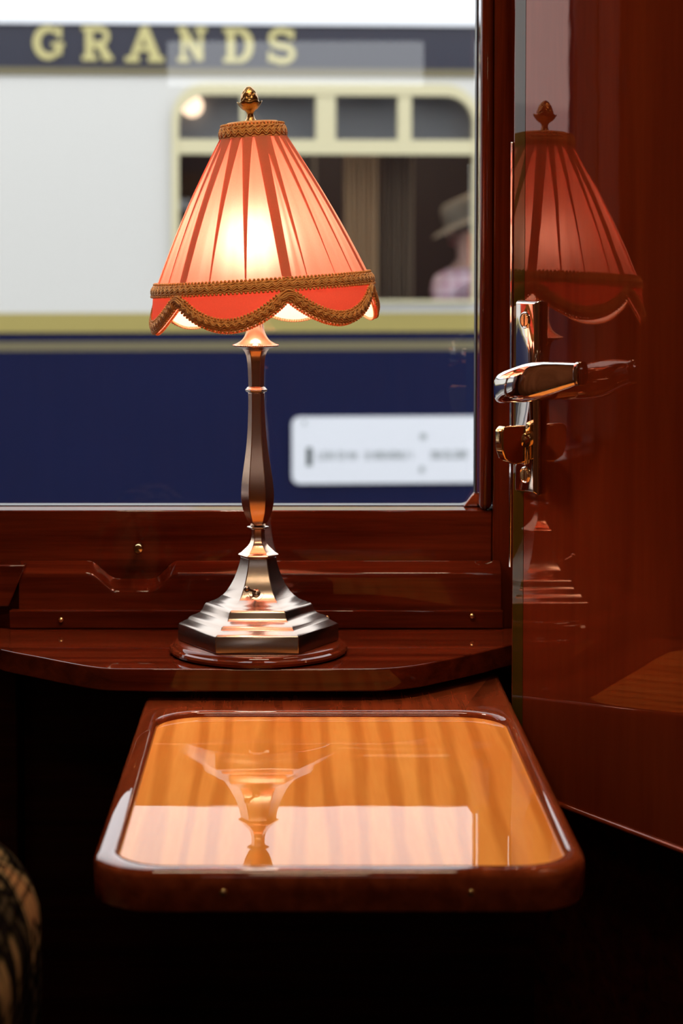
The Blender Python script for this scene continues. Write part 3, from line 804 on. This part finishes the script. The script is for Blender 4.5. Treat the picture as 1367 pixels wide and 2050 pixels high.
# window frame, bars and panes
fr = BM(); ring_plate(fr, rr2(tx(345), tx(959), 168, 607, [.16, .16, .02, .02]), rr2(tx(359), tx(948), 191, 601, [.125, .125, .012, .012]), XZ(YT-.03), XZ(YT+.03))
wf = obj('window_frame', fr, M_winframe, train)
slab('transom_bar', tx(352), tx(955), 280, 309, -.026, .03, M_winframe, wf)
for a, b in ((632, 671), (796, 823), (482, 491)): slab('glazing_bar', tx(a), tx(b), 188, 284, -.024, .03, M_winframe, wf)
slab('window_bottom_rail', tx(349), tx(955), 602, 607, -.028, .03, M_cream, wf)
bm = BM(); v = [bm.verts.new(p) for p in (Vector((tx(354), YT+.02, tz(604))), Vector((tx(953), YT+.02, tz(604))), Vector((tx(953), YT+.02, tz(180))), Vector((tx(354), YT+.02, tz(180))))]
bm.faces.new(v); obj('pane', bm, M_pane_out, wf)
# inside of the carriage
bm = BM(); box(bm, XA, XB, YT+1.9, YT+1.95, -.02, tz(60)); obj('inner_wall', bm, M_inner, train)
bm = BM(); box(bm, XA, XB, YT+.07, YT+1.9, -.06, 0.0); obj('carriage_floor', bm, M_inner, train)
bm = BM(); box(bm, XA, XB, YT+.07, YT+1.9, tz(100), tz(90)); obj('carriage_ceiling', bm, M_inner, train)
for xx in (tx(200), tx(1190)):
    bm = BM(); box(bm, xx-.02, xx+.02, YT+.07, YT+1.9, 0, tz(100)); obj('partition', bm, M_inner, train)
def drape(name, pa, pb, y, mat, pya=186, pyb=640, amp=.025, n=40):
    bm = BM(); rr = []
    for z in (tz(pyb), tz(pya)):
        f = [(tx(pa) + (tx(pb)-tx(pa))*i/n, YT + y + amp*math.sin(i*1.15)) for i in range(n+1)]
        ring = [Vector((x*(YT+y)/YT, yy, ZC + (z-ZC)*(YT+y)/YT)) for x, yy in f] + [Vector((x*(YT+y)/YT, yy+.012, ZC + (z-ZC)*(YT+y)/YT)) for x, yy in f[::-1]]
        rr.append(ring)
    rings(bm, rr); return obj(name, bm, mat, train, smooth=40)
drape('curtain', 694, 762, .20, M_curt)
drape('curtain', 560, 640, .22, M_curt2)
drape('curtain', 764, 838, .30, M_curt2)
drape('blind', 360, 950, .14, M_blind, 150, 284, .004)
gl = W(388, 213, YT+.11)
bm = BM(); sphere(bm, gl, .050, 20, 14); obj('globe_lamp', bm, M_globe, train, smooth=60)
bm = BM(); box(bm, tx(560), tx(1150), YT+.55, YT+.75, tz(112), tz(103)); obj('added_carriage_light', bm, emit('carriage_fill_diffuser', (1., .80, .60), 15.), train)  # strip light added inside the carriage to brighten the person and curtains
bm = BM(); box(bm, tx(700), tx(1180), YT+.24, YT+.80, .0, .40); obj('bench', bm, M_inner, train, bevel=.02)
# gilt letters
def stroke(bm, pts, w_, y0, y1, M_):
    n = len(pts)
    L_, R_ = [], []
    for i in range(n):
        a = Vector(pts[max(0, i-1)]); b = Vector(pts[min(n-1, i+1)]); t = (b-a).normalized(); s = Vector((-t.y, t.x))
        ww = w_[i] if isinstance(w_, (list, tuple)) else w_
        p = Vector(pts[i]); L_.append(p + s*ww/2); R_.append(p - s*ww/2)
    ring = lambda i: [M_(L_[i], y0), M_(R_[i], y0), M_(R_[i], y1), M_(L_[i], y1)]
    rings(bm, [ring(i) for i in range(n)])
def arc(cx, cy, rx, ry, a0, a1, n=20): return [(cx + rx*math.cos(math.radians(a0+(a1-a0)*i/n)), cy + ry*math.sin(math.radians(a0+(a1-a0)*i/n))) for i in range(n+1)]
def wv_(w0, w1, n=20): return [w0 + (w1-w0)*math.sin(PI*i/n) for i in range(n+1)]
LET = {   # unit box 0..1 wide, 0..1 high
 'G': [(arc(.50, .5, .38, .40, 40, 330, 24), wv_(.13, .24, 24)), ([(.86, .96), (.86, .62)], .13), ([(.60, .44), (1.0, .44)], .13), ([(.83, .44), (.83, .14)], .2)],
 'R': [([(.25, .04), (.25, .96)], .25), ([(.02, .07), (.50, .07)], .14), ([(.02, .93), (.5, .93)], .14), ([(.25, .92), (.55, .92)] + arc(.55, .70, .27, .22, 90, -90, 12) + [(.25, .48)], .17), ([(.52, .50), (.70, .30), (.84, .08)], .24), ([(.66, .07), (1.0, .07)], .14)],
 'A': [([(.50, .98), (.16, .06)], .17), ([(.48, .98), (.84, .06)], .25), ([(.26, .36), (.74, .36)], .14), ([(-.04, .07), (.36, .07)], .15), ([(.60, .07), (1.04, .07)], .15)],
 'N': [([(.20, .04), (.20, .96)], .16), ([(.18, .92), (.82, .08)], .25), ([(.82, .04), (.82, .96)], .16), ([(.0, .93), (.34, .93)], .14), ([(.62, .93), (1.02, .93)], .14), ([(.0, .07), (.42, .07)], .14)],
 'D': [([(.27, .04), (.27, .96)], .25), ([(.03, .07), (.5, .07)], .14), ([(.03, .93), (.5, .93)], .14), ([(.45, .93)] + arc(.50, .5, .38, .43, 88, -88, 20) + [(.45, .07)], [.14] + wv_(.14, .26) + [.14])],
 'S': [(arc(.5, .72, .34, .22, 20, 250, 18) + arc(.52, .28, .36, .22, 70, -160, 18), .19), ([(.86, .97), (.86, .68)], .12), ([(.12, .03), (.12, .34)], .12)],
}
for ch, a, b, yt_, yb_ in (('G', 72, 133, 54, 123), ('R', 167, 229, 55, 124), ('A', 256, 327, 55, 126), ('N', 357, 413, 56, 126), ('D', 446, 507, 57, 127), ('S', 533, 593, 58, 127)):
    bm = BM(); x0, x1, z0, z1 = tx(a), tx(b), tz(yb_), tz(yt_)
    mp_ = lambda p, y: Vector((x0 + (x1-x0)*p.x, YT + y, z0 + (z1-z0)*p.y))
    hpx = (z1-z0)
    for k, (pts_, w_) in enumerate(LET[ch]): stroke(bm, pts_, w_, -.010 - .0006*k, .002, mp_)
    obj('letter', bm, M_letter, train)
# destination board
sgn = BM(); prism(sgn, rr2(tx(584), tx(584)+1.75, 834, 968, .035, 6), XZ(YT-.02), XZ(YT-.002)); sg = obj('destination_board', sgn, M_sign, train)
def mark(bm, a, b, pya, pyb, y=-.0225): box(bm, tx(a), tx(b), YT+y, YT-.019, tz(pyb), tz(pya))
bm = BM(); mark(bm, 613, 624, 895, 932); obj('board_stroke', bm, M_signink, sg)
r3 = random.Random(5)
for a, b in ((636, 716), (732, 832), (864, 938), (966, 1060)):
    bm = BM(); x = a
    while x < b - 8:
        wl = r3.uniform(8, 11); t_ = r3.choice('IHLOE')
        h0, h1 = 903 + r3.uniform(-1, 1), 919
        mark(bm, x, x+2.2, h0, h1)
        if t_ in 'HO': mark(bm, x+wl-4, x+wl-2, h0, h1)
        if t_ in 'OE': mark(bm, x, x+wl-2, h0, h0+2.2); mark(bm, x, x+wl-2, h1-2.2, h1)
        if t_ in 'L': mark(bm, x, x+wl-2, h1-2.2, h1)
        if t_ in 'HE': mark(bm, x, x+wl-2, 910, 912.4)
        x += wl
    obj('board_lettering', bm, M_signgrey, sg)
for q_ in ((842, 854, 868, 880), (841, 850, 934, 946), (606, 612, 842, 850)):
    bm = BM(); mark(bm, *q_); obj('board_bolt', bm, M_signgrey, sg)
train.rotation_euler = (0, 0, math.radians(3.6))

# ------------------------------------------------------------------ the seated person inside the carriage
M_skin = plain('skin', (.55, .33, .27), .6)
M_hair = plain('grey_brown_hair', (.10, .075, .06), .8)
M_hat = plain('tan_felt_hat', (.20, .165, .125), .9)
M_trous = plain('dark_trousers', (.03, .03, .04), .9)
def check():
    m, nt, out = newmat('pink_check_shirt'); L = nt.links.new
    tc = nt.nodes.new('ShaderNodeTexCoord'); mp = nt.nodes.new('ShaderNodeMapping'); mp.inputs['Scale'].default_value = (18, 18, 18); L(tc.outputs['Object'], mp.inputs['Vector'])
    sp = nt.nodes.new('ShaderNodeSeparateXYZ'); L(mp.outputs[0], sp.inputs[0]); acc_ = None
    for ax in ('X', 'Z'):
        f = nt.nodes.new('ShaderNodeMath'); f.operation = 'FRACT'; L(sp.outputs[ax], f.inputs[0])
        g_ = nt.nodes.new('ShaderNodeMath'); g_.operation = 'GREATER_THAN'; g_.inputs[1].default_value = .7; L(f.outputs[0], g_.inputs[0])
        if acc_ is None: acc_ = g_
        else:
            s = nt.nodes.new('ShaderNodeMath'); s.operation = 'ADD'; L(acc_.outputs[0], s.inputs[0]); L(g_.outputs[0], s.inputs[1]); acc_ = s
    mr = nt.nodes.new('ShaderNodeMath'); mr.operation = 'MULTIPLY'; mr.inputs[1].default_value = .5; L(acc_.outputs[0], mr.inputs[0])
    mx = nt.nodes.new('ShaderNodeMix'); mx.data_type = 'RGBA'; mx.inputs['A'].default_value = (.80, .62, .74, 1); mx.inputs['B'].default_value = (.55, .28, .40, 1)
    L(mr.outputs[0], mx.inputs['Factor'])
    p = nt.nodes.new('ShaderNodeBsdfPrincipled'); setp(p, roughness=.85); L(mx.outputs['Result'], p.inputs['Base Color']); L(p.outputs[0], out.inputs['Surface']); return m
M_shirt = check()
PY = 9.50
hd = W(938, 466, PY)        # middle of the head
sc_ = 1.0
seat_z = hd.z - .74
per = empty('person', (hd.x, PY, 0.0))
def skin(name, nodes, edges, mat, parent, sub=2):
    me = bpy.data.meshes.new(name); me.from_pydata([n[0] for n in nodes], edges, []); me.materials.append(mat)
    o = bpy.data.objects.new(name, me); link(o, parent)
    m = o.modifiers.new('skin', 'SKIN'); m.use_smooth_shade = True
    s = o.modifiers.new('sub', 'SUBSURF'); s.levels = sub; s.render_levels = sub
    if not me.skin_vertices: me.attributes.new
    return o
def make_skin(name, nodes, edges, mat, parent, sub=2):
    me = bpy.data.meshes.new(name); me.from_pydata([n[0] for n in nodes], edges, []); me.materials.append(mat)
    o = bpy.data.objects.new(name, me); COL.objects.link(o)
    m = o.modifiers.new('skin', 'SKIN'); m.use_smooth_shade = True
    sv = me.skin_vertices[0].data
    for i, n in enumerate(nodes):
        r = n[1]; sv[i].radius = r if isinstance(r, tuple) else (r, r); sv[i].use_root = (i == 0)
    s = o.modifiers.new('sub', 'SUBSURF'); s.levels = sub; s.render_levels = sub
    if parent is not None:
        bpy.context.view_layer.update(); o.parent = parent; o.matrix_parent_inverse = parent.matrix_world.inverted()
    return o
H = hd
def V_(x, y, z): return Vector((H.x + x, H.y + y, H.z + z))
pel = V_(.02, 0, -.70)
body_nodes = [(pel, (.15, .11)), (V_(.02, 0, -.52), (.13, .10)), (V_(.01, 0, -.34), (.15, .11)), (V_(.01, 0, -.22), (.12, .09)), (V_(.005, 0, -.14), .055), (V_(0, 0, -.07), .06), (V_(0, 0, .0), (.082, .095)), (V_(0, 0, .06), (.075, .088))]
body_edges = [(i, i+1) for i in range(7)]
def chain(start, pts):
    prev = start
    for p, r in pts:
        body_nodes.append((p, r)); body_edges.append((prev, len(body_nodes)-1)); prev = len(body_nodes)-1
    return prev
for s in (-1, 1):
    h_ = chain(3, [(V_(s*.17, 0, -.24), .06), (V_(s*.20, -.03, -.50), .045), (V_(s*.13, -.22, -.58), .034), (V_(s*.11, -.28, -.60), (.030, .018))])
    for q_ in range(4):
        chain(h_, [(V_(s*(.085+.018*q_), -.325, -.605), .0095), (V_(s*(.085+.018*q_), -.36+.006*abs(q_-1.5), -.615), .009), (V_(s*(.085+.018*q_), -.38+.008*abs(q_-1.5), -.632), .008)])
    chain(h_, [(V_(s*.072, -.30, -.60), .010), (V_(s*.060, -.33, -.61), .009)])
    k_ = chain(0, [(V_(s*.10, -.05, -.70), .085), (V_(s*.11, -.40, -.66), .06), (V_(s*.11, -.42, -.90), .05), (V_(s*.11, -.40, -1.08), .04), (V_(s*.11, -.44, -1.13), .035), (V_(s*.11, -.53, -1.14), .03)])
rot = Matrix.Translation(H) @ Matrix.Rotation(math.radians(-62), 4, 'Z') @ Matrix.Translation(-H)   # faces left along the carriage
body_nodes = [(rot @ a, b) for a, b in body_nodes]
bo_ = make_skin('body', body_nodes, body_edges, M_skin, per)
# face: nose, ears, eyes, mouth
bm = BM()
def face(x, y, z): return rot @ V_(x, y, z)
tube(bm, [face(0, -.085, .03), face(0, -.108, -.005), face(0, -.100, -.02)], [.008, .014, .012], 8)
obj('nose', bm, M_skin, bo_, smooth=60)
for s in (-1, 1):
    bm = BM(); sphere(bm, face(s*.083, .01, 0), .022, 8, 6); obj('ear', bm, M_skin, bo_, smooth=60)
    bm = BM(); sphere(bm, face(s*.032, -.086, .028), .010, 8, 6); obj('eye', bm, M_rubber, bo_, smooth=60)
bm = BM(); tube(bm, [face(-.025, -.088, -.048), face(0, -.097, -.050), face(.025, -.088, -.048)], [.004, .007, .004], 8); obj('mouth', bm, plain('lips', (.45, .12, .11), .5), bo_, smooth=60)
bm = BM(); sphere(bm, Vector((0, 0, 0)), 1, 20, 12, M=Matrix.Translation(H + Vector((0, 0, .035))) @ Matrix.Rotation(math.radians(-62), 4, 'Z') @ Matrix.Translation((0, .022, 0)) @ Matrix.Diagonal((.098, .100, .095, 1)))
obj('hair', bm, M_hair, bo_, smooth=60)
# hat
hz = (Vector((-.42, 0, .9))).normalized(); HM = frame_from(H + Vector((-.012, 0, .062)), hz)
bm = BM(); lathe(bm, [(.102, -.002), (.175, -.012), (.185, -.016), (.184, -.012), (.165, -.004), (.108, .008), (.104, .05), (.094, .09), (.070, .108), (.03, .104), (.001, .100)], n=40, M=HM); obj('hat', bm, M_hat, per, smooth=40)
# clothes
sn = [(V_(.02, 0, -.66), (.185, .155)), (V_(.02, 0, -.52), (.180, .150)), (V_(.01, 0, -.34), (.190, .145)), (V_(.01, 0, -.22), (.15, .115)), (V_(.008, 0, -.145), (.080, .076))]
se_ = [(0, 1), (1, 2), (2, 3), (3, 4)]
for s in (-1, 1):
    b0 = len(sn); sn += [(V_(s*.17, 0, -.24), .078), (V_(s*.20, -.03, -.49), .062), (V_(s*.14, -.20, -.57), .050)]; se_ += [(3, b0), (b0, b0+1), (b0+1, b0+2)]
make_skin('shirt', [(rot @ a, b) for a, b in sn], se_, M_shirt, bo_)
tn = [(V_(.02, 0, -.71), (.16, .12))]; te = []
for s in (-1, 1):
    b0 = len(tn); tn += [(V_(s*.10, -.05, -.70), .098), (V_(s*.11, -.40, -.66), .074), (V_(s*.11, -.42, -.90), .066), (V_(s*.11, -.40, -1.04), .060)]; te += [(0, b0), (b0, b0+1), (b0+1, b0+2), (b0+2, b0+3)]
make_skin('trousers', [(rot @ a, b) for a, b in tn], te, M_trous, bo_)
tag(per, 'person in a tan brimmed hat and pink checked shirt behind the carriage window', 'person')

# ------------------------------------------------------------------ render settings
vs = scene.view_settings; vs.view_transform = 'Standard'; vs.look = 'None'; vs.gamma = 1; vs.exposure = 0.0; vs.use_curve_mapping = False
scene.display_settings.display_device = 'sRGB'
cy = scene.cycles
cy.use_denoising = True; cy.max_bounces = 12; cy.diffuse_bounces = 6; cy.glossy_bounces = 6; cy.transparent_max_bounces = 16; cy.transmission_bounces = 8
cy.sample_clamp_indirect = 8; cy.caustics_reflective = True
